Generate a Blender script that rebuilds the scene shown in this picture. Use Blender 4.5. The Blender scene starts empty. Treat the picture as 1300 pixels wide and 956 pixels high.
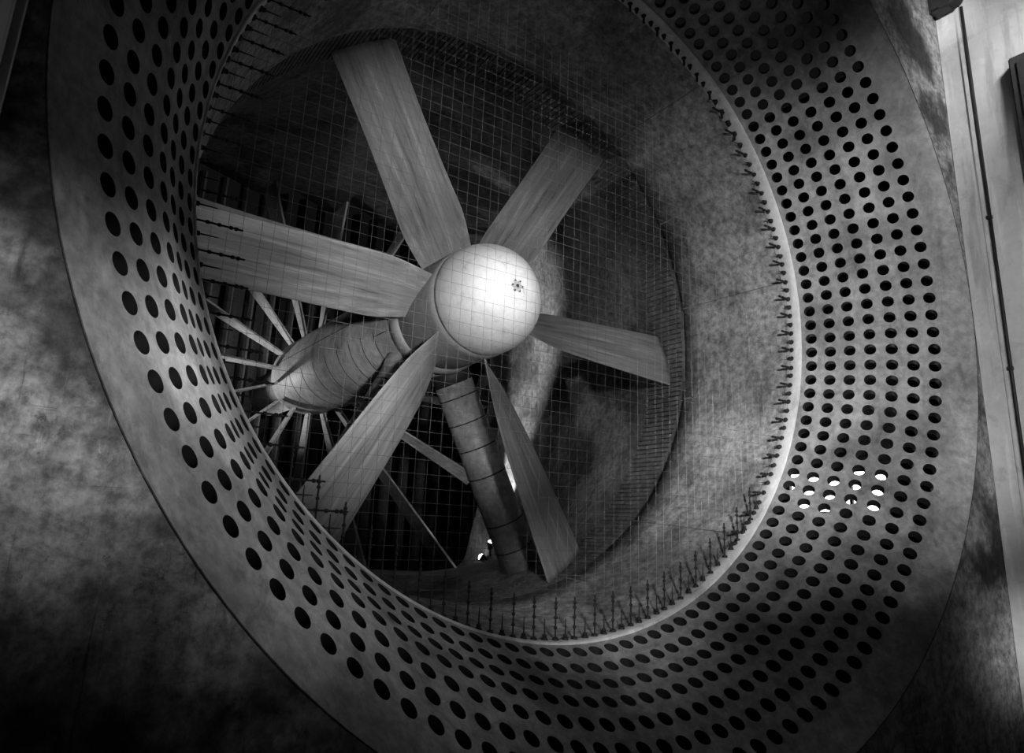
import bpy, bmesh, math, random
from mathutils import Vector, Matrix

random.seed(7)
PI = math.pi
S = 4.7                 # throat radius in metres (all layout numbers below are in throat radii)
HZ = 6.2                # height of the tunnel axis over the hall floor
sc = bpy.context.scene
C = sc.collection
rad = math.radians


def P(x, y, z):
    return Vector((x * S, y * S, z * S + HZ))


def ring(r, y, th):
    return P(r * math.cos(th), y, r * math.sin(th))


# ------------------------------------------------------------------ scene helpers
def obj(name, bm, mat, parent=None, smooth=None):
    me = bpy.data.meshes.new(name)
    if smooth is not None:
        for f in bm.faces:
            f.smooth = smooth
    bm.to_mesh(me)
    bm.free()
    o = bpy.data.objects.new(name, me)
    C.objects.link(o)
    if mat:
        me.materials.append(mat)
    if parent is not None:
        o.parent = parent
        o.matrix_parent_inverse = parent.matrix_basis.inverted()
    return o


def empty(name, loc):
    o = bpy.data.objects.new(name, None)
    o.empty_display_size = 0.3
    o.location = loc
    C.objects.link(o)
    return o


def tag(o, label=None, cat=None, group=None, kind=None):
    if label:
        o['label'] = label
    if cat:
        o['category'] = cat
    if group:
        o['group'] = group
    if kind:
        o['kind'] = kind
    return o


def add_box(bm, c, size, M=None):
    """box of full size (metres) centred at c, optional 3x3 rotation M"""
    hx, hy, hz = size[0] / 2, size[1] / 2, size[2] / 2
    vs = []
    for sx in (-1, 1):
        for sy in (-1, 1):
            for sz in (-1, 1):
                v = Vector((sx * hx, sy * hy, sz * hz))
                if M is not None:
                    v = M @ v
                vs.append(bm.verts.new(v + Vector(c)))
    for q in ((0, 1, 3, 2), (4, 6, 7, 5), (0, 4, 5, 1), (2, 3, 7, 6), (0, 2, 6, 4), (1, 5, 7, 3)):
        bm.faces.new([vs[i] for i in q])


def add_tube(bm, a, b, r0, r1=None, n=12, caps=True):
    a, b = Vector(a), Vector(b)
    r1 = r0 if r1 is None else r1
    d = (b - a).normalized()
    u = d.orthogonal().normalized()
    w = d.cross(u)
    A, B = [], []
    for i in range(n):
        t = 2 * PI * i / n
        k = u * math.cos(t) + w * math.sin(t)
        A.append(bm.verts.new(a + k * r0))
        B.append(bm.verts.new(b + k * r1))
    for i in range(n):
        j = (i + 1) % n
        f = bm.faces.new((A[i], A[j], B[j], B[i]))
        f.smooth = n > 6
    if caps:
        bm.faces.new(A[::-1])
        bm.faces.new(B)


def add_lathe(bm, prof, n=96, th0=0.0, th1=2 * PI, flip=False, smooth=True):
    """prof: (r, y) in throat radii, turned about the tunnel axis"""
    full = abs(th1 - th0 - 2 * PI) < 1e-6
    m = n if full else n + 1
    rows = []
    for r, y in prof:
        if r < 1e-6:
            rows.append([bm.verts.new(P(0, y, 0))])
        else:
            rows.append([bm.verts.new(ring(r, y, th0 + (th1 - th0) * i / n)) for i in range(m)])
    for a, b in zip(rows[:-1], rows[1:]):
        for i in range(n):
            j = (i + 1) % m
            if len(a) == 1:
                q = (a[0], b[j], b[i])
            elif len(b) == 1:
                q = (a[i], a[j], b[0])
            else:
                q = (a[i], a[j], b[j], b[i])
            f = bm.faces.new(q if not flip else q[::-1])
            f.smooth = smooth


# ------------------------------------------------------------------ materials (all grey, procedural)
def nt(name):
    m = bpy.data.materials.new(name)
    m.use_nodes = True
    t = m.node_tree
    return m, t, t.nodes, t.links, t.nodes['Principled BSDF']


def ramp(N, stops):
    r = N.new('ShaderNodeValToRGB')
    e = r.color_ramp.elements
    while len(e) > 1:
        e.remove(e[-1])
    e[0].position = stops[0][0]
    e[0].color = (stops[0][1],) * 3 + (1,)
    for p, v in stops[1:]:
        k = e.new(p)
        k.color = (v,) * 3 + (1,)
    return r


def noise(N, L, src, scale, detail=6, rough=0.6, stretch=None, dist=0.0):
    n = N.new('ShaderNodeTexNoise')
    n.inputs['Scale'].default_value = scale
    n.inputs['Detail'].default_value = detail
    n.inputs['Roughness'].default_value = rough
    n.inputs['Distortion'].default_value = dist
    if stretch:
        mp = N.new('ShaderNodeMapping')
        mp.inputs['Scale'].default_value = stretch
        L.new(src, mp.inputs['Vector'])
        src = mp.outputs['Vector']
    L.new(src, n.inputs['Vector'])
    return n.outputs['Fac']


def mix(N, L, mode, fac, a, b):
    m = N.new('ShaderNodeMix')
    m.data_type = 'RGBA'
    m.blend_type = mode
    if isinstance(fac, (int, float)):
        m.inputs['Factor'].default_value = fac
    else:
        L.new(fac, m.inputs['Factor'])
    for k, v in (('A', a), ('B', b)):
        s = [i for i in m.inputs if i.name == k and i.type == 'RGBA'][0]
        if isinstance(v, (int, float)):
            s.default_value = (v, v, v, 1)
        else:
            L.new(v, s)
    return [o for o in m.outputs if o.type == 'RGBA'][0]


def grimy(name, base, var=0.25, blotch=0.8, blotch_lo=0.35, rough=0.55, streak=True, bump=0.15, metal=0.0, scale=1.0, spec=0.4, pit=0.0, scr=0.0, fleck=0.0):
    """painted / bare surface with large blotches, fine mottling, vertical runs and scratches"""
    m, t, N, L, B = nt(name)
    co = N.new('ShaderNodeTexCoord').outputs['Object']
    big = noise(N, L, co, 0.55 * scale, 5, 0.62)
    fine = noise(N, L, co, 9 * scale, 8, 0.7)
    r1 = ramp(N, [(0.38, base * (1 - var)), (0.62, base * (1 + var))])
    L.new(fine, r1.inputs['Fac'])
    r2 = ramp(N, [(0.40, blotch_lo), (0.5, 0.95), (0.64, 1.2)])
    L.new(big, r2.inputs['Fac'])
    col = mix(N, L, 'MULTIPLY', blotch, r1.outputs['Color'], r2.outputs['Color'])
    mid = noise(N, L, co, 2.3 * scale, 9, 0.72, dist=0.6)
    r3 = ramp(N, [(0.34, 0.4), (0.45, 1.0), (0.57, 1.0), (0.68, 1.45)])
    L.new(mid, r3.inputs['Fac'])
    col = mix(N, L, 'MULTIPLY', blotch * 0.8, col, r3.outputs['Color'])
    if streak:
        st = noise(N, L, co, 1.0, 6, 0.65, stretch=(3.5 * scale, 3.5 * scale, 0.35 * scale))
        r4 = ramp(N, [(0.36, 0.5), (0.46, 1.0), (0.56, 1.0), (0.66, 1.45)])
        L.new(st, r4.inputs['Fac'])
        col = mix(N, L, 'MULTIPLY', 0.6, col, r4.outputs['Color'])
    if pit > 0:
        pn = noise(N, L, co, 5.5 * scale, 12, 0.8)
        r5 = ramp(N, [(0.36, 1 - pit), (0.43, 1.0)])
        L.new(pn, r5.inputs['Fac'])
        col = mix(N, L, 'MULTIPLY', 1.0, col, r5.outputs['Color'])
    if fleck > 0:
        for fs, lo_, hi_, k_ in ((13, 0.57, 0.66, 1 + 0.9 * fleck), (21, 0.40, 0.33, 1 - 0.75 * fleck)):
            fn_ = noise(N, L, co, fs * scale, 10, 0.78, stretch=(1, 1, 0.6), dist=0.5)
            st_ = [(lo_, 1.0), (hi_, k_)] if hi_ > lo_ else [(hi_, k_), (lo_, 1.0)]
            r7 = ramp(N, st_)
            L.new(fn_, r7.inputs['Fac'])
            r8 = ramp(N, [(0.42, 0.0), (0.6, 1.0)])
            L.new(mid, r8.inputs['Fac'])
            col = mix(N, L, 'MULTIPLY', r8.outputs['Color'], col, r7.outputs['Color'])
    if scr > 0:
        for stv, stops in (((9, 9, 0.5), [(0.0, 1.0), (0.64, 1.0), (0.70, 1 + 1.1 * scr)]), ((0.7, 0.7, 10), [(0.0, 1.0), (0.62, 1.0), (0.70, 1 - 0.75 * scr)]),
                           ((14, 14, 0.9), [(0.0, 1 - 0.8 * scr), (0.31, 1 - 0.6 * scr), (0.37, 1.0)])):
            sn = noise(N, L, co, 1.0 * scale, 7, 0.7, stretch=stv, dist=0.3)
            r6 = ramp(N, stops)
            L.new(sn, r6.inputs['Fac'])
            col = mix(N, L, 'MULTIPLY', 1.0, col, r6.outputs['Color'])
    L.new(col, B.inputs['Base Color'])
    B.inputs['Metallic'].default_value = metal
    B.inputs['Specular IOR Level'].default_value = spec
    rr = ramp(N, [(0.3, max(0.05, rough - 0.12)), (0.7, min(1, rough + 0.15))])
    L.new(mid, rr.inputs['Fac'])
    L.new(rr.outputs['Color'], B.inputs['Roughness'])
    if bump:
        b = N.new('ShaderNodeBump')
        b.inputs['Strength'].default_value = bump
        b.inputs['Distance'].default_value = 0.02
        L.new(fine, b.inputs['Height'])
        L.new(b.outputs['Normal'], B.inputs['Normal'])
    return m


def flat(name, v, rough=0.5, metal=0.0, emit=0.0):
    m, t, N, L, B = nt(name)
    co = N.new('ShaderNodeTexCoord').outputs['Object']
    n = noise(N, L, co, 6, 4)
    r = ramp(N, [(0.3, v * 0.85), (0.7, v * 1.12)])
    L.new(n, r.inputs['Fac'])
    L.new(r.outputs['Color'], B.inputs['Base Color'])
    B.inputs['Roughness'].default_value = rough
    B.inputs['Metallic'].default_value = metal
    if emit:
        B.inputs['Emission Color'].default_value = (1, 1, 1, 1)
        B.inputs['Emission Strength'].default_value = emit
    return m


def wood(name, base):
    m, t, N, L, B = nt(name)
    co = N.new('ShaderNodeTexCoord').outputs['Object']
    g1 = noise(N, L, co, 1.0, 7, 0.62, stretch=(9, 9, 0.5), dist=0.4)
    r1 = ramp(N, [(0.30, base * 0.3), (0.42, base * 0.75), (0.56, base), (0.68, base * 1.6)])
    L.new(g1, r1.inputs['Fac'])
    g2 = noise(N, L, co, 1.0, 8, 0.75, stretch=(40, 40, 1.6))
    r2 = ramp(N, [(0.3, 0.7), (0.7, 1.25)])
    L.new(g2, r2.inputs['Fac'])
    col = mix(N, L, 'MULTIPLY', 0.8, r1.outputs['Color'], r2.outputs['Color'])
    g3 = noise(N, L, co, 0.9, 4, 0.6)
    r3 = ramp(N, [(0.35, 0.75), (0.65, 1.15)])
    L.new(g3, r3.inputs['Fac'])
    col = mix(N, L, 'MULTIPLY', 0.7, col, r3.outputs['Color'])
    L.new(col, B.inputs['Base Color'])
    B.inputs['Roughness'].default_value = 0.42
    B.inputs['Specular IOR Level'].default_value = 0.45
    b = N.new('ShaderNodeBump')
    b.inputs['Strength'].default_value = 0.12
    b.inputs['Distance'].default_value = 0.02
    L.new(g1, b.inputs['Height'])
    L.new(b.outputs['Normal'], B.inputs['Normal'])
    return m


M_bell = grimy('perforated steel paint', 0.30, 0.22, 0.85, 0.5, rough=0.5, bump=0.08, scr=0.4, fleck=0.25)
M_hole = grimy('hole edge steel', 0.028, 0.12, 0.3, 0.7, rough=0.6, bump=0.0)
M_spandrel = grimy('worn plaster', 0.33, 0.5, 1.0, 0.14, rough=0.7, bump=0.5, scale=0.9, pit=0.6, scr=0.9, fleck=0.9)
M_throat = grimy('throat concrete', 0.31, 0.45, 0.9, 0.45, rough=0.7, bump=0.45, pit=0.5, scr=0.6, fleck=0.6)
M_casing = grimy('fan casing', 0.15, 0.35, 0.8, 0.5, rough=0.7, bump=0.2)
M_slot = flat('slot shadow line', 0.012, 0.9)
M_diff = grimy('diffuser lining', 0.19, 0.4, 0.95, 0.3, rough=0.75, bump=0.3, pit=0.3, scr=0.5)
M_wood = wood('laminated mahogany', 0.30)
M_spin = grimy('spinner paint', 0.68, 0.06, 0.45, 0.75, rough=0.36, streak=False, bump=0.02, spec=0.6, scale=1.6)
M_hub = grimy('hub steel', 0.26, 0.12, 0.6, 0.6, rough=0.5, streak=False, bump=0.04)
M_nac = grimy('nacelle sheet', 0.27, 0.16, 0.8, 0.55, rough=0.5, bump=0.06)
M_joint = grimy('joint grime', 0.10, 0.5, 1.0, 0.3, rough=0.8)
M_seam = flat('seam line', 0.03, 0.8)
M_strut = grimy('strut sheet', 0.33, 0.2, 0.8, 0.5, rough=0.42, bump=0.08)
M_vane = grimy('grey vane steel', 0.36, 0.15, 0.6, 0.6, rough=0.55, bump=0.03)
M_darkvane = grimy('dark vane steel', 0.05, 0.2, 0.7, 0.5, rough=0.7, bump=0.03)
M_white = grimy('white lip paint', 0.72, 0.08, 0.35, 0.8, rough=0.5, bump=0.03)
M_post = grimy('post paint', 0.58, 0.05, 0.5, 0.8, rough=0.55, bump=0.03)
M_right = grimy('right wall paint', 0.62, 0.04, 0.35, 0.85, rough=0.6, bump=0.02)
M_wire = flat('galvanised wire', 0.17, 0.5, 0.3)
M_dark = flat('dark iron', 0.03, 0.55, 0.4)
M_black = flat('black rubber cable', 0.012, 0.6)
M_panel = grimy('dark painted steel', 0.06, 0.15, 0.5, 0.6, rough=0.5, bump=0.03)
M_floor = grimy('hall floor concrete', 0.05, 0.25, 0.8, 0.5, rough=0.8, bump=0.1)
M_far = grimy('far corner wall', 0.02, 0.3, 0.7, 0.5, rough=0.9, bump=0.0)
M_lens = flat('lamp glass', 0.8, 0.2, 0, emit=14.0)
M_pane = flat('daylit pane', 0.8, 0.3, 0, emit=5.0)

# ------------------------------------------------------------------ perforated collector (bellmouth)
ROWS = [(1.1894, -.3582), (1.1532, -.3093), (1.1186, -.2583), (1.0873, -.2029), (1.0635, -.1455), (1.0400, -.0895), (1.0140, -.0355)]
prof = [(1.264, -.448), (1.2268, -.4040)] + ROWS + [(1.0, 0.0)]


def catmull(pts, i, t):
    p1, p2 = pts[i], pts[i + 1]
    p0 = pts[i - 1] if i else tuple(2 * a - b for a, b in zip(p1, p2))
    p3 = pts[i + 2] if i + 2 < len(pts) else tuple(2 * b - a for a, b in zip(p1, p2))
    return tuple(0.5 * (2 * b + (c - a) * t + (2 * a - 5 * b + 4 * c - d) * t * t + (3 * b - a - 3 * c + d) * t ** 3)
                 for a, b, c, d in zip(p0, p1, p2, p3))


SM = []                                             # dense profile with arc length
for i in range(len(prof) - 1):
    for k in range(16):
        SM.append(catmull(prof, i, k / 16))
SM.append(prof[-1])
ARC = [0.0]
for a, b in zip(SM[:-1], SM[1:]):
    ARC.append(ARC[-1] + math.hypot(b[0] - a[0], b[1] - a[1]))


def at_s(s):
    s = min(max(s, 0), ARC[-1])
    lo, hi = 0, len(ARC) - 1
    while hi - lo > 1:
        m = (lo + hi) // 2
        if ARC[m] <= s:
            lo = m
        else:
            hi = m
    t = (s - ARC[lo]) / max(1e-9, ARC[hi] - ARC[lo])
    return (SM[lo][0] + (SM[hi][0] - SM[lo][0]) * t, SM[lo][1] + (SM[hi][1] - SM[lo][1]) * t)


def nrm_s(s):                                       # outward (away from the axis) normal in (r, y)
    a, b = at_s(s - 0.01), at_s(s + 0.01)
    d = (b[0] - a[0], b[1] - a[1])
    l = math.hypot(*d)
    n = (d[1] / l, -d[0] / l)
    return n if n[0] > 0 else (-n[0], -n[1])


ROW_S = [ARC[16 * (i + 2)] for i in range(7)]
NH = 128
TH0 = -0.10107302074045564
DTH = 2 * PI / NH
HR = 0.0183
THICK = 0.032
edges = [ROW_S[0] - 0.031] + [(a + b) / 2 for a, b in zip(ROW_S[:-1], ROW_S[1:])] + [ROW_S[6] + 0.0235]


def bell_pt(th, s, off=0.0):
    r, y = at_s(s)
    if off:
        n = nrm_s(s)
        r, y = r + n[0] * off, y + n[1] * off
    return ring(r, y, th)


col_root = empty('perforated_collector', P(0, -0.2, -1.28))
front, tubes, back = bmesh.new(), bmesh.new(), bmesh.new()
K = 5
for j in range(NH):
    thc = TH0 + j * DTH
    for i in range(7):
        sc_, s0, s1 = ROW_S[i], edges[i], edges[i + 1]
        rr = at_s(sc_)[0]
        border = []
        for k in range(K):
            border.append((-0.5 + k / K, 0.0))
        for k in range(K):
            border.append((0.5, k / K))
        for k in range(K):
            border.append((0.5 - k / K, 1.0))
        for k in range(K):
            border.append((-0.5, 1.0 - k / K))
        bp = [(thc + u * DTH, s0 + v * (s1 - s0)) for u, v in border]
        hp = []
        for (th, s) in bp:
            du, dv = (th - thc) * rr, s - sc_
            l = math.hypot(du, dv)
            hp.append((thc + du / l * HR / rr, sc_ + dv / l * HR))
        n = len(bp)
        for bm, off, fl in ((front, 0.0, False), (back, THICK, True)):
            A = [bm.verts.new(bell_pt(th, s, off)) for th, s in bp]
            H = [bm.verts.new(bell_pt(th, s, off)) for th, s in hp]
            for a in range(n):
                b = (a + 1) % n
                q = (A[a], A[b], H[b], H[a])
                f = bm.faces.new(q if fl else q[::-1])
                f.smooth = True
        A = [tubes.verts.new(bell_pt(th, s, 0)) for th, s in hp]
        H = [tubes.verts.new(bell_pt(th, s, THICK)) for th, s in hp]
        for a in range(n):
            b = (a + 1) % n
            tubes.faces.new((A[a], A[b], H[b], H[a])).smooth = True


def plain_band(bm, ss, off=0.0):
    m = NH * K
    rows = [[bm.verts.new(bell_pt(TH0 - DTH / 2 + DTH * i / K, s, off)) for i in range(m)] for s in ss]
    for a, b in zip(rows[:-1], rows[1:]):
        for i in range(m):
            f = bm.faces.new((a[i], b[i], b[(i + 1) % m], a[(i + 1) % m]))
            f.smooth = True


plain_band(front, [0, edges[0] * .33, edges[0] * .66, edges[0]])
plain_band(front, [edges[7], ARC[-1]])
bmesh.ops.remove_doubles(front, verts=front.verts, dist=0.0008)
bmesh.ops.recalc_face_normals(front, faces=front.faces)
obj('bellmouth_skin', front, M_bell, col_root)
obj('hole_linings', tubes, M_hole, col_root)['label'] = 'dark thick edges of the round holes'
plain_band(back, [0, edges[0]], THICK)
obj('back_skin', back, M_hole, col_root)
bm = bmesh.new()
add_lathe(bm, [(1.2632, -0.4485), (1.2652, -0.4495), (1.2656, -0.4480)], 256)
obj('joint_line', bm, M_joint, col_root)
tag(col_root, 'grey flared collector ring pierced by rows of round holes around the fan mouth', 'collector')

# ------------------------------------------------------------------ lip, throat, fan casing, diffuser
bm = bmesh.new()
add_lathe(bm, [(1.006, -0.002), (1.0055, -0.0055), (0.9985, -0.0065), (0.9965, -0.004), (0.9962, 0.02), (0.9952, 0.047), (0.999, 0.050)], 256, flip=True)
tag(obj('lip_ring', bm, M_white), 'thin white painted rim between the holed collector and the concrete throat', 'rim')

bm = bmesh.new()
add_lathe(bm, [(1.0005, 0.0), (0.9975, 0.05), (0.985, 0.16), (0.974, 0.27), (0.963, 0.37), (0.951, 0.479), (0.966, 0.481)], 256, flip=True)
throat = obj('wall_throat', bm, M_throat)
tag(throat, 'stained concrete cone leading from the rim to the fan', 'wall', kind='structure')
for k, a in enumerate((77.3, 54.9, 31.6, 9.8, -12.7, -46.4, -68, 110, 135, 160)):
    bm = bmesh.new()
    th = rad(a)
    w = 0.0022
    pr = [(0.9955, 0.06), (0.985 - .0006, 0.16), (0.974 - .0006, 0.27), (0.963 - .0006, 0.37), (0.951 - .0006, 0.478)]
    prev = None
    for r, y in pr:
        jx = random.uniform(-0.0015, 0.0015)
        row = [bm.verts.new(ring(r - .0012, y, th + jx + d)) for d in (-w, w)]
        if prev:
            bm.faces.new((prev[0], prev[1], row[1], row[0]))
        prev = row
    o = obj('panel_seam', bm, M_casing if k % 2 else M_throat, throat)

# casing band with axial slots
bm = bmesh.new()
add_lathe(bm, [(0.966, 0.481), (0.975, 0.482), (0.977, 0.53)], 240, flip=True)
NS = 300
ys = (0.53, 0.715)
for i in range(NS):
    a0 = 2 * PI * i / NS
    gap = (0.22 + 0.16 * random.random()) * 2 * PI / NS
    a1 = a0 + 2 * PI / NS - gap
    a2 = a0 + 2 * PI / NS
    dep = 0.989
    e0 = ys[0] + random.uniform(0, .03)
    e1 = ys[1] - random.uniform(0, .02)
    q = [bm.verts.new(ring(r, y, a)) for r, y, a in ((.977, ys[0], a0), (.977, ys[0], a1), (.979, ys[1], a1), (.979, ys[1], a0))]
    bm.faces.new(q)
    g = [bm.verts.new(ring(r, y, a)) for r, y, a in ((dep, ys[0], a1), (dep, ys[0], a2), (dep, ys[1], a2), (dep, ys[1], a1))]
    bm.faces.new(g)
    s1 = [bm.verts.new(ring(r, y, a)) for r, y, a in ((.977, ys[0], a1), (dep, ys[0], a1), (dep, ys[1], a1), (.979, ys[1], a1))]
    bm.faces.new(s1)
    s2 = [bm.verts.new(ring(r, y, a)) for r, y, a in ((.977, ys[0], a2), (dep, ys[0], a2), (dep, ys[1], a2), (.979, ys[1], a2))]
    bm.faces.new(s2)
    for yy in ys:
        e = [bm.verts.new(ring(r, yy, a)) for r, a in ((.977, a1), (.977, a2), (dep, a2), (dep, a1))]
        bm.faces.new(e)
add_lathe(bm, [(0.979, 0.715), (0.980, 0.745), (0.9815, 0.78)], 240, flip=True)
tag(obj('wall_casing', bm, M_casing), 'dark slotted ring around the fan blade tips', 'wall', kind='structure')

ST0 = 87.3            # direction of one straightener vane, 22.5 degrees apart


def diff_pt(th, t):
    """round at t=0 to square at t=1"""
    y = 0.775 + (2.1 - 0.775) * t
    c, s = math.cos(th), math.sin(th)
    hx, hz = 1.01, 0.965
    q = 1.0 / max(abs(c) / hx, abs(s) / hz)
    q = min(q, 1.36)
    k = max(0.0, min(1.0, t))
    k = k * k * (3 - 2 * k) * .6 + .4 * k
    r = 0.982 * (1 - k) + q * k
    return r, y


bm = bmesh.new()
for sct in range(16):
    a_l = rad(ST0 + 22.5 * sct)            # counter-clockwise end
    a_r = a_l - rad(22.5)
    NA, NT = 14, 14
    grid = []
    for i in range(NA + 1):
        th = a_l + (a_r - a_l) * i / NA
        ye = 2.06 + 0.24 * (i / NA)
        tend = (ye - 0.775) / (2.1 - 0.775)
        row = []
        for j in range(NT + 1):
            r, y = diff_pt(th, tend * j / NT)
            row.append(bm.verts.new(ring(r, y, th)))
        r, y = diff_pt(th, tend)
        row.append(bm.verts.new(ring(r + .03, y, th)))
        grid.append(row)
    for i in range(NA):
        for j in range(NT + 1):
            f = bm.faces.new((grid[i][j], grid[i][j + 1], grid[i + 1][j + 1], grid[i + 1][j]))
            f.smooth = j < NT
tag(obj('wall_diffuser', bm, M_diff), 'dark lining of the duct behind the fan, round turning to square', 'wall', kind='structure')

# ------------------------------------------------------------------ fan
HUBY = 0.489
fan = empty('fan', P(0, 0.62, 0))
tag(fan, 'huge six bladed wooden fan with a smooth pale dome at its centre', 'fan')


def blade_mesh():
    bm = bmesh.new()
    NR, NC = 36, 20
    rows = []
    r0, r1 = 0.17, 0.972
    for i in range(NR + 1):
        r = r0 + (r1 - r0) * i / NR
        u = (r - 0.2) / (0.972 - 0.2)
        beta = math.atan(0.30 / max(r, 0.19))
        chord = 0.235 - 0.02 * math.sin(max(0, min(1, u)) * PI) - 0.03 * max(0, 0.15 - u) / 0.15
        tk = 0.16 - 0.10 * max(0, min(1, u)) ** 0.7
        if u > 0.965:
            tk *= 0.8
        row = []
        for k in range(2 * NC):
            ang = 2 * PI * k / (2 * NC)
            x = 0.5 * math.cos(ang)                       # -0.5..0.5, leading edge at -0.5
            xn = x + 0.5
            th = 5 * tk * (0.2969 * math.sqrt(max(0, xn)) - 0.126 * xn - 0.3516 * xn ** 2 + 0.2843 * xn ** 3 - 0.1015 * xn ** 4)
            camber = 0.05 * 4 * xn * (1 - xn)
            yv = camber + (th if math.sin(ang) >= 0 else -th)
            cx, cy = x * chord, -yv * chord
            # chord: leading edge (x<0) on the clockwise side and upstream
            lx = cx * math.cos(beta) - cy * math.sin(beta) * -1
            ly = cx * math.sin(beta) + cy * math.cos(beta)
            # local: X tangential (counter-clockwise positive), Y downstream, Z radial
            row.append(bm.verts.new(Vector((-lx * S, ly * S, r * S))))
        rows.append(row)
    n = 2 * NC
    for a, b in zip(rows[:-1], rows[1:]):
        for k in range(n):
            bm.faces.new((a[k], a[(k + 1) % n], b[(k + 1) % n], b[k])).smooth = True
    bm.faces.new(rows[-1])
    bm.faces.new(rows[0][::-1])
    bmesh.ops.recalc_face_normals(bm, faces=bm.faces)
    return bm


blade = None
BLADE_Y = 0.622
for k in range(6):
    phi = 118.5 - 60 * k
    if blade is None:
        b = blade = obj('blade', blade_mesh(), M_wood)
    else:
        b = blade.copy()
        C.objects.link(b)
    b.parent = fan
    b.location = P(0, BLADE_Y, 0) - fan.location
    b.rotation_euler = (0, rad(90 - phi), 0)      # local Z points outwards along phi

bm = bmesh.new()
RS = 0.1865
pr = [(0, HUBY - RS)]
for i in range(1, 41):
    a = PI / 2 * i / 40
    pr.append((RS * math.sin(a), HUBY - RS * math.cos(a)))
pr += [(RS, HUBY + 0.012), (RS - 0.006, HUBY + 0.014)]
add_lathe(bm, pr, 128, flip=True)
spinner = obj('spinner', bm, M_spin, fan)
bm = bmesh.new()                                   # six-lobed plate at the nose
N6 = 72
yb = HUBY - RS - 0.0016
outer, inner, o2 = [], [], []
for i in range(N6):
    a = 2 * PI * i / N6
    rr = 0.0185 + 0.0035 * math.cos(6 * a)
    outer.append(bm.verts.new(ring(rr, yb, a)))
    o2.append(bm.verts.new(ring(rr, yb + 0.004, a)))
    inner.append(bm.verts.new(ring(0.006, yb - 0.001, a)))
for i in range(N6):
    j = (i + 1) % N6
    bm.faces.new((outer[i], outer[j], inner[j], inner[i]))
    bm.faces.new((outer[i], o2[i], o2[j], outer[j]))
plate = obj('nose_plate', bm, M_strut, spinner)
bm = bmesh.new()
add_lathe(bm, [(0.0, yb - 0.0005), (0.006, yb - 0.0012)], 24, flip=True)
obj('nose_hole', bm, M_dark, spinner)
for i in range(6):
    a = 2 * PI * i / 6
    c = ring(0.0185, yb - 0.0005, a)
    bm = bmesh.new()
    add_tube(bm, c, c + Vector((0, -0.012, 0)), 0.012, n=8)
    obj('nose_bolt', bm, M_dark, spinner)
bm = bmesh.new()
add_lathe(bm, [(0.0, 0.504), (0.182, 0.5035), (0.1868, 0.5055), (0.1905, 0.54), (0.192, 0.755), (0.188, 0.768), (0.0, 0.768)], 128, flip=True)
obj('hub', bm, M_hub, fan)

# ------------------------------------------------------------------ nacelle with its struts
nac = empty('nacelle', P(0, 1.5, -0.2))
tag(nac, 'long grey cylindrical motor housing behind the fan, carried on two round struts', 'motor housing')
bm = bmesh.new()
pr = [(0.0, 0.772), (0.19, 0.772), (0.2, 0.785), (0.2, 2.18)]
for i in range(1, 13):
    a = PI / 2 * i / 12
    pr.append((0.15 + 0.05 * math.cos(a), 2.18 + 0.16 * math.sin(a)))
pr.append((0.0, 2.34))
add_lathe(bm, pr, 128, flip=True)
obj('shell', bm, M_nac, nac)
bm = bmesh.new()
add_lathe(bm, [(0.2, 0.782), (0.2022, 0.786), (0.2022, 0.822), (0.2, 0.825)], 128, flip=True)
obj('collar', bm, M_nac, nac)
for y in (0.96, 1.08, 1.2, 1.33, 1.47, 1.62, 1.78, 1.95):
    bm = bmesh.new()
    add_lathe(bm, [(0.1995, y - .003), (0.2009, y - .0022), (0.2009, y + .0022), (0.1995, y + .003)], 96, rad(-165), rad(25), flip=True)
    obj('seam_band', bm, M_seam, nac)
bm = bmesh.new()
th = rad(-168)
for (a0, y0, y1) in ((rad(172), 0.96, 2.15), (rad(200), .84, .96)):
    v = [bm.verts.new(ring(.2012, y, a)) for y, a in ((y0, a0 - .01), (y0, a0 + .01), (y1, a0 + .01), (y1, a0 - .01))]
    bm.faces.new(v)
obj('long_seam', bm, M_seam, nac)
bm = bmesh.new()
add_lathe(bm, [(0.125, 2.3), (0.125, 2.95), (0.095, 3.02), (0, 3.02)], 64, flip=True)
obj('tail_sleeve', bm, M_nac, nac)


def nac_strut(top, bot, rr, flare, fmat):
    a, b = P(*top), P(*bot)
    bm = bmesh.new()
    add_tube(bm, a, b, rr * S, n=48)
    s = obj('strut', bm, M_strut, nac)
    d = b - a
    for f in (0.12, 0.24, 0.365, 0.5, 0.73, 0.86):
        bm = bmesh.new()
        c = a + d * f
        u = d.normalized()
        add_tube(bm, c - u * 0.012, c + u * 0.012, rr * S * 1.012, n=48)
        obj('strut_band', bm, M_seam, s)
    bm = bmesh.new()
    u = d.normalized()
    add_tube(bm, a - u * 0.05, a + u * 0.22, rr * S * flare, rr * S * 1.015, n=48)
    obj('strut_flare', bm, fmat, s)
    return s


nac_strut((0.105, 0.9, -0.165), (0.485, 0.9, -0.90), 0.074, 1.03, M_dark)  # dark top sleeve puts the hub's shade into the colour
nac_strut((-0.08, 0.9, -0.175), (-0.445, 0.9, -0.90), 0.070, 1.18, M_nac)

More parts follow.
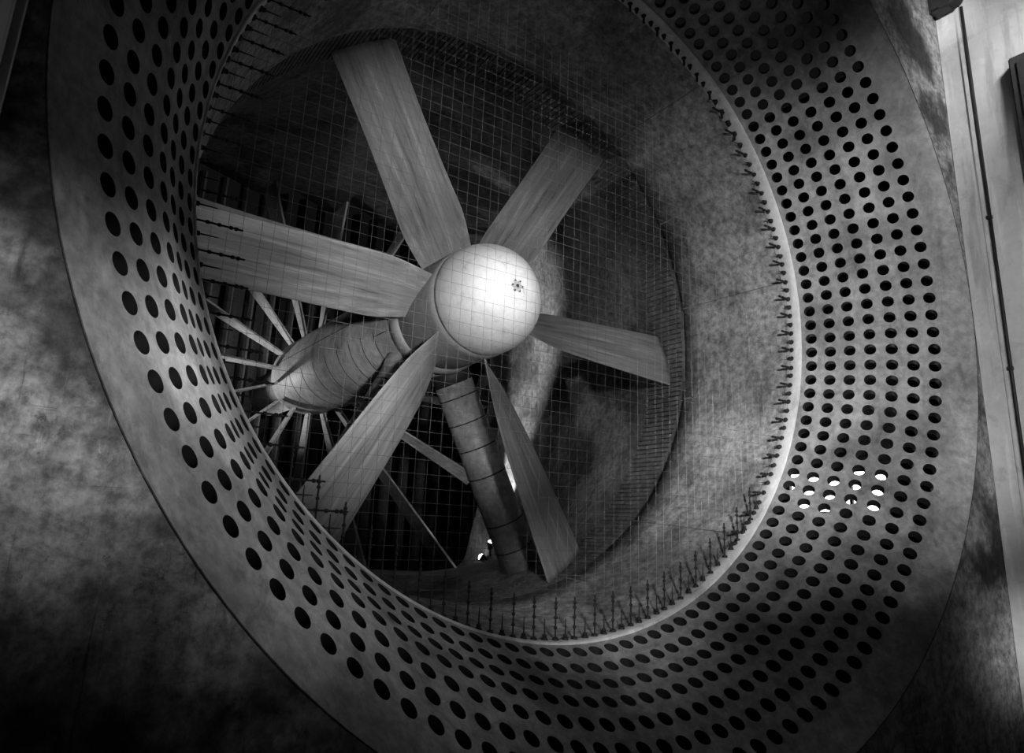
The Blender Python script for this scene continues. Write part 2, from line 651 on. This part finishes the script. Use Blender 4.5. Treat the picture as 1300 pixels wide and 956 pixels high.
# ------------------------------------------------------------------ straightener vanes round the tail
for k in range(16):
    a = ST0 + 22.5 * k
    th = rad(a)
    u = Vector((math.cos(th), 0, math.sin(th)))
    t = Vector((-math.sin(th), 0, math.cos(th)))
    r_out = diff_pt(th, 1.0)[0] - 0.002
    bm = bmesh.new()
    ym, d, w = 2.17, 0.085, 0.0045
    sec = [(-w, -d), (-w * 1.0, d), (w * 1.0, d), (w, -d)]
    lo, hi = [], []
    for rr, lst, g, gy in ((0.2005, lo, 0.9, 0.4), (r_out, hi, 1.25, 1.2)):
        for tx, ty in sec:
            p = u * rr + t * tx * g
            lst.append(bm.verts.new(P(p.x, ym + ty * gy, p.z)))
    for i in range(4):
        bm.faces.new((lo[i], lo[(i + 1) % 4], hi[(i + 1) % 4], hi[i]))
    bm.faces.new(lo[::-1])
    bm.faces.new(hi)
    bmesh.ops.recalc_face_normals(bm, faces=bm.faces)
    o = obj('straightener_vane', bm, M_vane)
    clock = (90 - a) / 30 % 12
    h = int(clock)
    mnt = int(round((clock - h) * 60 / 15) * 15)
    if mnt == 60:
        h, mnt = (h + 1) % 12, 0
    h = 12 if h == 0 else h
    tag(o, 'thin radial vane from motor housing tail to duct, at its %d:%02d position' % (h, mnt), 'vane',
        'radial vanes around the motor housing tail')

# ------------------------------------------------------------------ turning vanes in the dark corner beyond
order = ['first', 'second', 'third', 'fourth', 'fifth', 'sixth', 'seventh', 'eighth', 'ninth', 'tenth', 'eleventh', 'twelfth',
         'thirteenth', 'fourteenth', 'fifteenth', 'sixteenth', 'seventeenth', 'eighteenth', 'nineteenth', 'twentieth', 'twenty-first',
         'twenty-second', 'twenty-third', 'twenty-fourth']
R45 = Matrix.Rotation(rad(35), 3, 'Z')
vx0 = 0.354 - 0.142 * 8
for k in range(20):
    bm = bmesh.new()
    x = vx0 + 0.142 * k
    NZ = 6
    pts = []
    for i in range(7):                         # curved section
        a = rad(-35 + 70 * i / 6)
        pts.append((0.09 * (1 - math.cos(a)) * 2.2, 0.10 * math.sin(a)))
    prev = None
    for sgn in (1,):
        A, Bv = [], []
        sec = [(px - .006, py) for px, py in pts] + [(px + .006, py) for px, py in pts[::-1]]
        for px, py in sec:
            A.append(bm.verts.new(P(x + px, 3.6 + py, -1.35)))
            Bv.append(bm.verts.new(P(x + px, 3.6 + py, 1.6)))
        n = len(sec)
        for i in range(n):
            bm.faces.new((A[i], A[(i + 1) % n], Bv[(i + 1) % n], Bv[i]))
        bm.faces.new(A[::-1])
        bm.faces.new(Bv)
    bmesh.ops.recalc_face_normals(bm, faces=bm.faces)
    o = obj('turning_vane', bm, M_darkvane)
    tag(o, 'tall dark upright vane in the black opening behind the fan, %s from its left end' % order[k], 'vane', 'upright vanes beyond the duct')

# ------------------------------------------------------------------ net over the mouth
net = empty('safety_net', P(0, 0.03, -0.99))
tag(net, 'wide square mesh wire net strung across the whole fan mouth', 'net')
bm = bmesh.new()
STEP = 0.0316
RW = 0.0018
wires = []
for axis in (0, 1):
    for k in range(-31, 32):
        c = k * STEP + (0.002 if axis == 0 else 0.009)
        if abs(c) > 0.985:
            continue
        c += random.uniform(-.002, .002)
        h = math.sqrt(0.996 ** 2 - c * c)
        y = 0.030 + 0.001 * axis
        wires.append((axis, k, c, h, y))
        sag = random.uniform(-.004, .004)
        NSG = 8
        prev = None
        for i in range(NSG + 1):
            t = -1 + 2 * i / NSG
            off = sag * (1 - t * t)
            p = P(c + off, y, t * h) if axis == 0 else P(t * h, y, c + off)
            e = Vector((1, 0, 0)) if axis == 0 else Vector((0, 0, 1))
            row = [bm.verts.new(p + e * RW * a + Vector((0, 1, 0)) * RW * b) for a, b in ((1, 0), (0, 1), (-1, 0), (0, -1))]
            if prev:
                for q in range(4):
                    bm.faces.new((prev[q], prev[(q + 1) % 4], row[(q + 1) % 4], row[q]))
            prev = row
obj('wire_mesh', bm, M_wire, net)


def fit_long(bm, M, k=1.0):
    def T(a, b, r0, r1=None, n=8):
        add_tube(bm, M @ Vector((0, 0, a)), M @ Vector((0, 0, b)), r0, r1, n)
    T(0, 0.03, 0.045, 0.028)
    T(0.03, 0.05 + 0.42 * k, 0.010, n=6)
    for z in (0.09, 0.20, 0.31, 0.36):
        T(0.03 + z * k, 0.06 + z * k, 0.020)


def fit_short(bm, M, k=1.0):
    def T(a, b, r0, r1=None, n=8):
        add_tube(bm, M @ Vector((0, 0, a)), M @ Vector((0, 0, b)), r0, r1, n)
    T(0, 0.03, 0.045, 0.028)
    T(0.03, 0.06, 0.026)
    T(0.06, 0.06 + 0.17 * k, 0.009, 0.005, n=6)


proto = {}
for key, fn in (('long', fit_long), ('short', fit_short)):
    for kk in (1.0, 0.5, 0.22):
        m_ = bmesh.new()
        fn(m_, Matrix.Identity(4), kk)
        me = bpy.data.meshes.new('turnbuckle')
        m_.to_mesh(me)
        m_.free()
        me.materials.append(M_dark)
        proto[key, kk] = me
cand = []
for axis, k, c, h, y in wires:
    for sgn in (-1, 1):
        p = (c, y, sgn * h) if axis == 0 else (sgn * h, y, c)
        ang = math.degrees(math.atan2(p[2], p[0]))
        d = Vector((0, 0, -sgn)) if axis == 0 else Vector((-sgn, 0, 0))
        slant = abs(d.dot(Vector((p[0], 0, p[2])).normalized()))
        if slant < 0.62:
            continue
        dist = (Vector(p) - Vector((-1.19, -1.476, -.743))).length
        kk = 1.0
        if axis == 1 and sgn > 0:
            kk = 0.5
        if axis == 0 and sgn > 0:
            kk = 0.22
        cand.append((dist, p, d, ('long' if k % 2 else 'short', kk)))
cand.sort(key=lambda e: e[0])


def hidden(e):
    a = math.degrees(math.atan2(e[1][2], e[1][0]))
    return -170 < a < -122 or 72 < a < 112


show = [e for e in cand if not hidden(e)]
rest = [e for e in cand if hidden(e)] + show[100:]
for dist, p, d, key in show[:100]:
    o = bpy.data.objects.new('turnbuckle', proto[key])
    C.objects.link(o)
    o.parent = net
    o.location = P(*p) - net.location
    o.rotation_euler = d.to_track_quat('Z', 'Y').to_euler()
bm = bmesh.new()
for dist, p, d, key in rest:
    M = Matrix.Translation(P(*p)) @ d.to_track_quat('Z', 'Y').to_matrix().to_4x4()
    (fit_long if key[0] == 'long' else fit_short)(bm, M, key[1])
o = obj('turnbuckle', bm, M_dark, net)
o['kind'] = 'stuff'

# ------------------------------------------------------------------ front wall with its round opening, posts, right wall
bm = bmesh.new()
NA = 256
x0, x1, z0, z1 = -1.30, 1.29, -1.318, 1.5
yw = -0.448
inn, out = [], []
for i in range(NA):
    th = 2 * PI * i / NA
    c, s = math.cos(th), math.sin(th)
    inn.append(bm.verts.new(ring(1.264, yw, th)))
    k = min((x1 if c > 0 else x0) / c if abs(c) > 1e-9 else 9, (z1 if s > 0 else z0) / s if abs(s) > 1e-9 else 9)
    out.append(bm.verts.new(P(k * c, yw, k * s)))
for i in range(NA):
    j = (i + 1) % NA
    bm.faces.new((inn[i], inn[j], out[j], out[i]))
bmesh.ops.recalc_face_normals(bm, faces=bm.faces)
wf = obj('wall_front', bm, M_spandrel)
tag(wf, 'scarred dark plaster wall around the flared collector', 'wall', kind='structure')
# push a shallow thickness back so that the wall is solid
md = wf.modifiers.new('thick', 'SOLIDIFY')
md.thickness = 0.08
md.offset = -1 if wf.data.polygons[0].normal.y < 0 else 1

def side_trim(name, x, sg, label):
    bm = bmesh.new()
    add_box(bm, P(x + sg * 0.02, -0.4835, 0.09), (0.04 * S, 0.067 * S, 2.82 * S))
    add_box(bm, P(x + sg * 0.017, -0.5225, 0.09), (0.044 * S, 0.011 * S, 2.82 * S))
    tag(obj(name, bm, M_post), label, 'post', kind='structure')


side_trim('trim_1', 1.265, 1, 'broad pale upright strip where the collector meets the bright side wall')
side_trim('trim_2', -1.285, -1, 'pale upright strip at the dark edge of the collector')
bm = bmesh.new()
add_box(bm, P(1.305, -1.84, 0.09), (0.072 * S, 2.62 * S, 2.82 * S))
tag(obj('wall_right', bm, M_right), 'bright painted side wall beyond the pale strip', 'wall', kind='structure')
bm = bmesh.new()
add_box(bm, P(-1.325, -1.84, 0.09), (0.072 * S, 2.62 * S, 2.82 * S))
tag(obj('wall_left', bm, M_right), 'painted side wall at the dark edge', 'wall', kind='structure')

# cable down the joint with clips
cab = empty('cable', P(1.2605, -0.537, -1.3))
tag(cab, 'black cable running down the joint between the pale strip and the side wall', 'cable')
bm = bmesh.new()
add_tube(bm, P(1.2635, -0.537, -1.315), P(1.2635, -0.537, 1.10), 0.0052 * S, n=8)
obj('sheath', bm, M_black, cab)
for z in (0.30, -0.20, -0.60):
    bm = bmesh.new()
    add_box(bm, P(1.2605, -0.536, z), (0.05, 0.075, 0.05))
    obj('clip', bm, M_dark, cab)

# dark bracket at the head of the strip
brk = empty('bracket', P(1.24, -0.50, 1.1))
tag(brk, 'dark rounded bracket at the head of the pale strip', 'bracket')
bm = bmesh.new()
add_box(bm, P(1.235, -0.490, 1.16), (0.055 * S, 0.08 * S, 0.13 * S))
bmesh.ops.bevel(bm, geom=bm.edges[:], offset=0.06, segments=4, affect='EDGES')
obj('body', bm, M_dark, brk)
bm = bmesh.new()
add_tube(bm, P(1.208, -0.508, 1.145), P(1.262, -0.508, 1.145), 0.045 * S, n=28)
obj('roller', bm, M_dark, brk)

# dark cabinet on the side wall
cb = empty('wall_cabinet', P(1.25, -0.95, 0.3))
tag(cb, 'dark steel cabinet fixed to the bright side wall', 'cabinet')
bm = bmesh.new()
add_box(bm, P(1.249, -0.95, 0.43), (0.034 * S, 0.58 * S, 0.75 * S))
bmesh.ops.bevel(bm, geom=bm.edges[:], offset=0.02, segments=2, affect='EDGES')
obj('body', bm, M_panel, cb)
bm = bmesh.new()
add_box(bm, P(1.230, -0.95, 0.43), (0.008 * S, 0.53 * S, 0.70 * S))
d_ = obj('door', bm, M_panel, cb)
bm = bmesh.new()
add_tube(bm, P(1.222, -1.15, 0.38), P(1.222, -1.15, 0.48), 0.02, n=10)
obj('handle', bm, M_dark, d_)

# floor of the hall, far wall beyond the duct, outer wall with a lit window behind the collector
bm = bmesh.new()
add_box(bm, P(0.2, -0.2, -1.33), (6.0 * S, 8.6 * S, 0.022 * S))
tag(obj('floor', bm, M_floor), 'dark concrete floor of the hall', 'floor', kind='structure')
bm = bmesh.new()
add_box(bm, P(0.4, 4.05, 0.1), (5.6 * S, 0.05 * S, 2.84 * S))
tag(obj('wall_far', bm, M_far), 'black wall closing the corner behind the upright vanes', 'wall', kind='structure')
win = empty('window_1', P(1.84, 0.45, -0.6))
tag(win, 'bright window seen through the holes low on the collector', 'window', kind='structure')
bm = bmesh.new()
add_box(bm, P(1.845, 0.43, -0.515), (0.004 * S, 0.46 * S, 0.17 * S))
obj('pane', bm, M_pane, win)
bm = bmesh.new()
for y in (0.19, 0.36, 0.67):
    add_box(bm, P(1.84, y, -0.515), (0.02 * S, 0.014 * S, 0.19 * S))
for z in (-0.607, -0.423):
    add_box(bm, P(1.84, 0.43, z), (0.02 * S, 0.49 * S, 0.014 * S))
obj('frame', bm, M_dark, win)
bm = bmesh.new()
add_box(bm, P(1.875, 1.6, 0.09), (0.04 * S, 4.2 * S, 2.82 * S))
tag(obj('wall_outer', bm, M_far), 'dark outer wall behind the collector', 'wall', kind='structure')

# ------------------------------------------------------------------ lamps in the duct


def look(o, target):
    o.rotation_euler = (Vector(target) - o.location).to_track_quat('-Z', 'Y').to_euler()


def spot(name, loc, target, power, angle, blend=1.0, size=0.3):
    l = bpy.data.lights.new(name, 'SPOT')
    l.energy = power
    l.spot_size = rad(angle)
    l.spot_blend = blend
    l.shadow_soft_size = size
    o = bpy.data.objects.new(name, l)
    o.location = loc
    C.objects.link(o)
    look(o, target)
    return o


def floodlight(loc, target, label):
    loc, target = Vector(loc), Vector(target)
    d = (target - loc).normalized()
    q = d.to_track_quat('Z', 'Y').to_matrix()
    root = empty('floodlight', loc)
    tag(root, label, 'lamp', 'floor lamps in the duct')
    bm = bmesh.new()
    add_tube(bm, loc - d * 0.16, loc, 0.045, 0.10, n=20)
    add_tube(bm, loc, loc + d * 0.02, 0.105, n=20)
    obj('housing', bm, M_dark, root)
    bm = bmesh.new()
    for k in range(5):
        t0, t1 = k / 5 * PI / 2, (k + 1) / 5 * PI / 2
        add_tube(bm, loc + d * (0.02 + 0.075 * math.sin(t0)), loc + d * (0.02 + 0.075 * math.sin(t1)), 0.085 * math.cos(t0), max(0.002, 0.085 * math.cos(t1)), n=20, caps=(k == 4))
    obj('lens', bm, M_lens, root)
    bm = bmesh.new()
    add_tube(bm, loc - d * 0.1, (loc.x, loc.y, loc.z - 0.3), 0.02, n=8)
    obj('stand', bm, M_dark, root)
    return loc + d * 0.13


la = P(0.930, 1.84, -0.808)
ta = P(1.03, 1.70, -0.22)
p_ = floodlight(la, ta, 'small glaring floor lamp shining up the duct side wall')
spot('duct_wall_lamp', p_, ta, 8000, 34, 1.0, 0.05)
lb = P(0.960, 1.97, -0.885)
tb = P(0.0, 3.0, 0.0)
p_ = floodlight(lb, tb, 'small glaring floor lamp aimed back at the upright vanes')
spot('vane_lamp', p_, tb, 4000, 50, 0.7, 0.05)
spot('added_tail_light', P(-0.95, 2.75, -0.40), P(-0.14, 2.17, 0.02), 1200, 50, 1.0, 0.05)  # added light without a fixture, brightens the housing tail and left vanes

# ------------------------------------------------------------------ added unseen spots behind the camera, fitted to shape the pools of light
spot('added_spot', P(-1.1, -2.1, -0.2), P(1.15, -0.3, -0.05), 3470, 34, 1.0, 0.4)
spot('added_spot', P(-0.4, -3.2, 0), P(1.08, -0.28, 0.58), 3500, 15, 1.0, 0.4)
spot('added_spot', P(-1.1, -2.1, -0.2), P(1.05, -0.2, -0.5), 2600, 20, 1.0, 0.4)
spot('added_spot', P(-0.9, -1.75, -0.75), P(1.27, -0.49, -1.0), 3500, 9, 1.0, 0.4)
spot('added_spot', P(-1.1, -2.1, -0.2), P(0.97, 0.25, -0.15), 2600, 26, 1.0, 0.4)
spot('added_spot', P(-1.1, -2.1, -0.2), P(0.75, 0.25, -0.6), 5950, 18, 1.0, 0.4)
spot('added_spot', P(-1.1, -2.1, -0.2), P(0.3, 0.3, -0.95), 3360, 15, 1.0, 0.4)
spot('added_spot', P(-1.1, -2.1, -0.2), P(0.85, 0.25, 0.4), 2220, 22, 1.0, 0.4)
spot('added_spot', P(0.3, -2.7, 0.1), P(-1.2, -0.4, -0.6), 4500, 11, 1.0, 0.4)
spot('added_spot', P(-0.4, -3.2, 0), P(-1.2, -0.4, -0.5), 1200, 8, 1.0, 0.4)
spot('added_spot', P(1.0, -2.6, 0.2), P(-0.9, -0.15, -0.75), 2960, 13, 1.0, 0.4)
spot('added_spot', P(1.0, -2.6, 0.2), P(-1.05, -0.15, -0.5), 10930, 8, 1.0, 0.4)
spot('added_spot', P(0.3, -2.7, 0.1), P(-0.5, -0.1, -0.92), 1130, 13, 1.0, 0.4)
spot('added_spot', P(-0.75, -3.2, 0.05), P(0, 0.4, 0.0), 15000, 6, 1.0, 0.4)
spot('added_spot', P(-0.75, -3.3, -0.1), P(-0.2, 0.6, 0.4), 7000, 16, 1.0, 0.4)
spot('added_spot', P(-0.75, -3.3, -0.1), P(0.3, 0.6, 0.5), 3690, 11, 1.0, 0.4)
spot('added_spot', P(-0.75, -3.3, 0.1), P(0.45, 0.6, 0), 4760, 16, 1.0, 0.4)
spot('added_spot', P(-0.4, -3.2, 0), P(-0.5, 0.6, 0.05), 3200, 16, 1.0, 0.4)
spot('added_spot', P(1.0, -2.6, 0.2), P(-0.3, 0.6, -0.45), 3000, 11, 1.0, 0.4)
spot('added_spot', P(-1.2, -2.6, -0.75), P(-0.05, 1.3, -0.12), 5700, 18, 1.0, 0.4)
spot('added_spot', P(-1.15, -2.4, -0.7), P(-0.1, 1.5, -0.1), 5240, 11, 1.0, 0.4)
spot('added_spot', P(-0.95, -2.6, -0.5), P(0.25, 0.9, -0.48), 2600, 8, 1.0, 0.4)
spot('added_spot', P(0.6, -1.6, 1.45), P(1.265, -0.66, 0.85), 3600, 22, 1.0, 0.8)
spot('added_spot', P(-0.9, -1.6, 0.6), P(1.25, -0.45, 1.1), 7000, 8, 1.0, 0.4)

w = bpy.data.worlds.new('World')
sc.world = w
w.use_nodes = True
w.node_tree.nodes['Background'].inputs['Color'].default_value = (1, 1, 1, 1)
w.node_tree.nodes['Background'].inputs['Strength'].default_value = 0.004

# ------------------------------------------------------------------ camera (fitted to the rim and the 896 holes)
F = 917.5862400487306
RX, RZ, RY = 0.2569463689871711, -0.5855043544537377, -0.04185997283684571
Rm = Matrix.Rotation(RZ, 3, 'Z') @ Matrix.Rotation(RX, 3, 'X') @ Matrix.Rotation(RY, 3, 'Y')
cx, cy, cz = Rm.col[0], Rm.col[1], Rm.col[2]
cam = bpy.data.cameras.new('camera')
co = bpy.data.objects.new('camera', cam)
C.objects.link(co)
m3 = Matrix((cx, cz, -cy)).transposed()
co.matrix_world = Matrix.Translation(P(-1.1903653348691654, -1.4764788275384049, -0.7425832113013568)) @ m3.to_4x4()
cam.sensor_fit = 'HORIZONTAL'
cam.sensor_width = 36
cam.lens = F / 1300 * 36
cam.shift_y = -44.5 / 1300
cam.clip_start = 0.05
cam.clip_end = 200
sc.camera = co
sc.view_settings.view_transform = 'Standard'
sc.view_settings.look = 'None'
sc.view_settings.gamma = 1
sc.view_settings.use_curve_mapping = False
sc.view_settings.exposure = 0
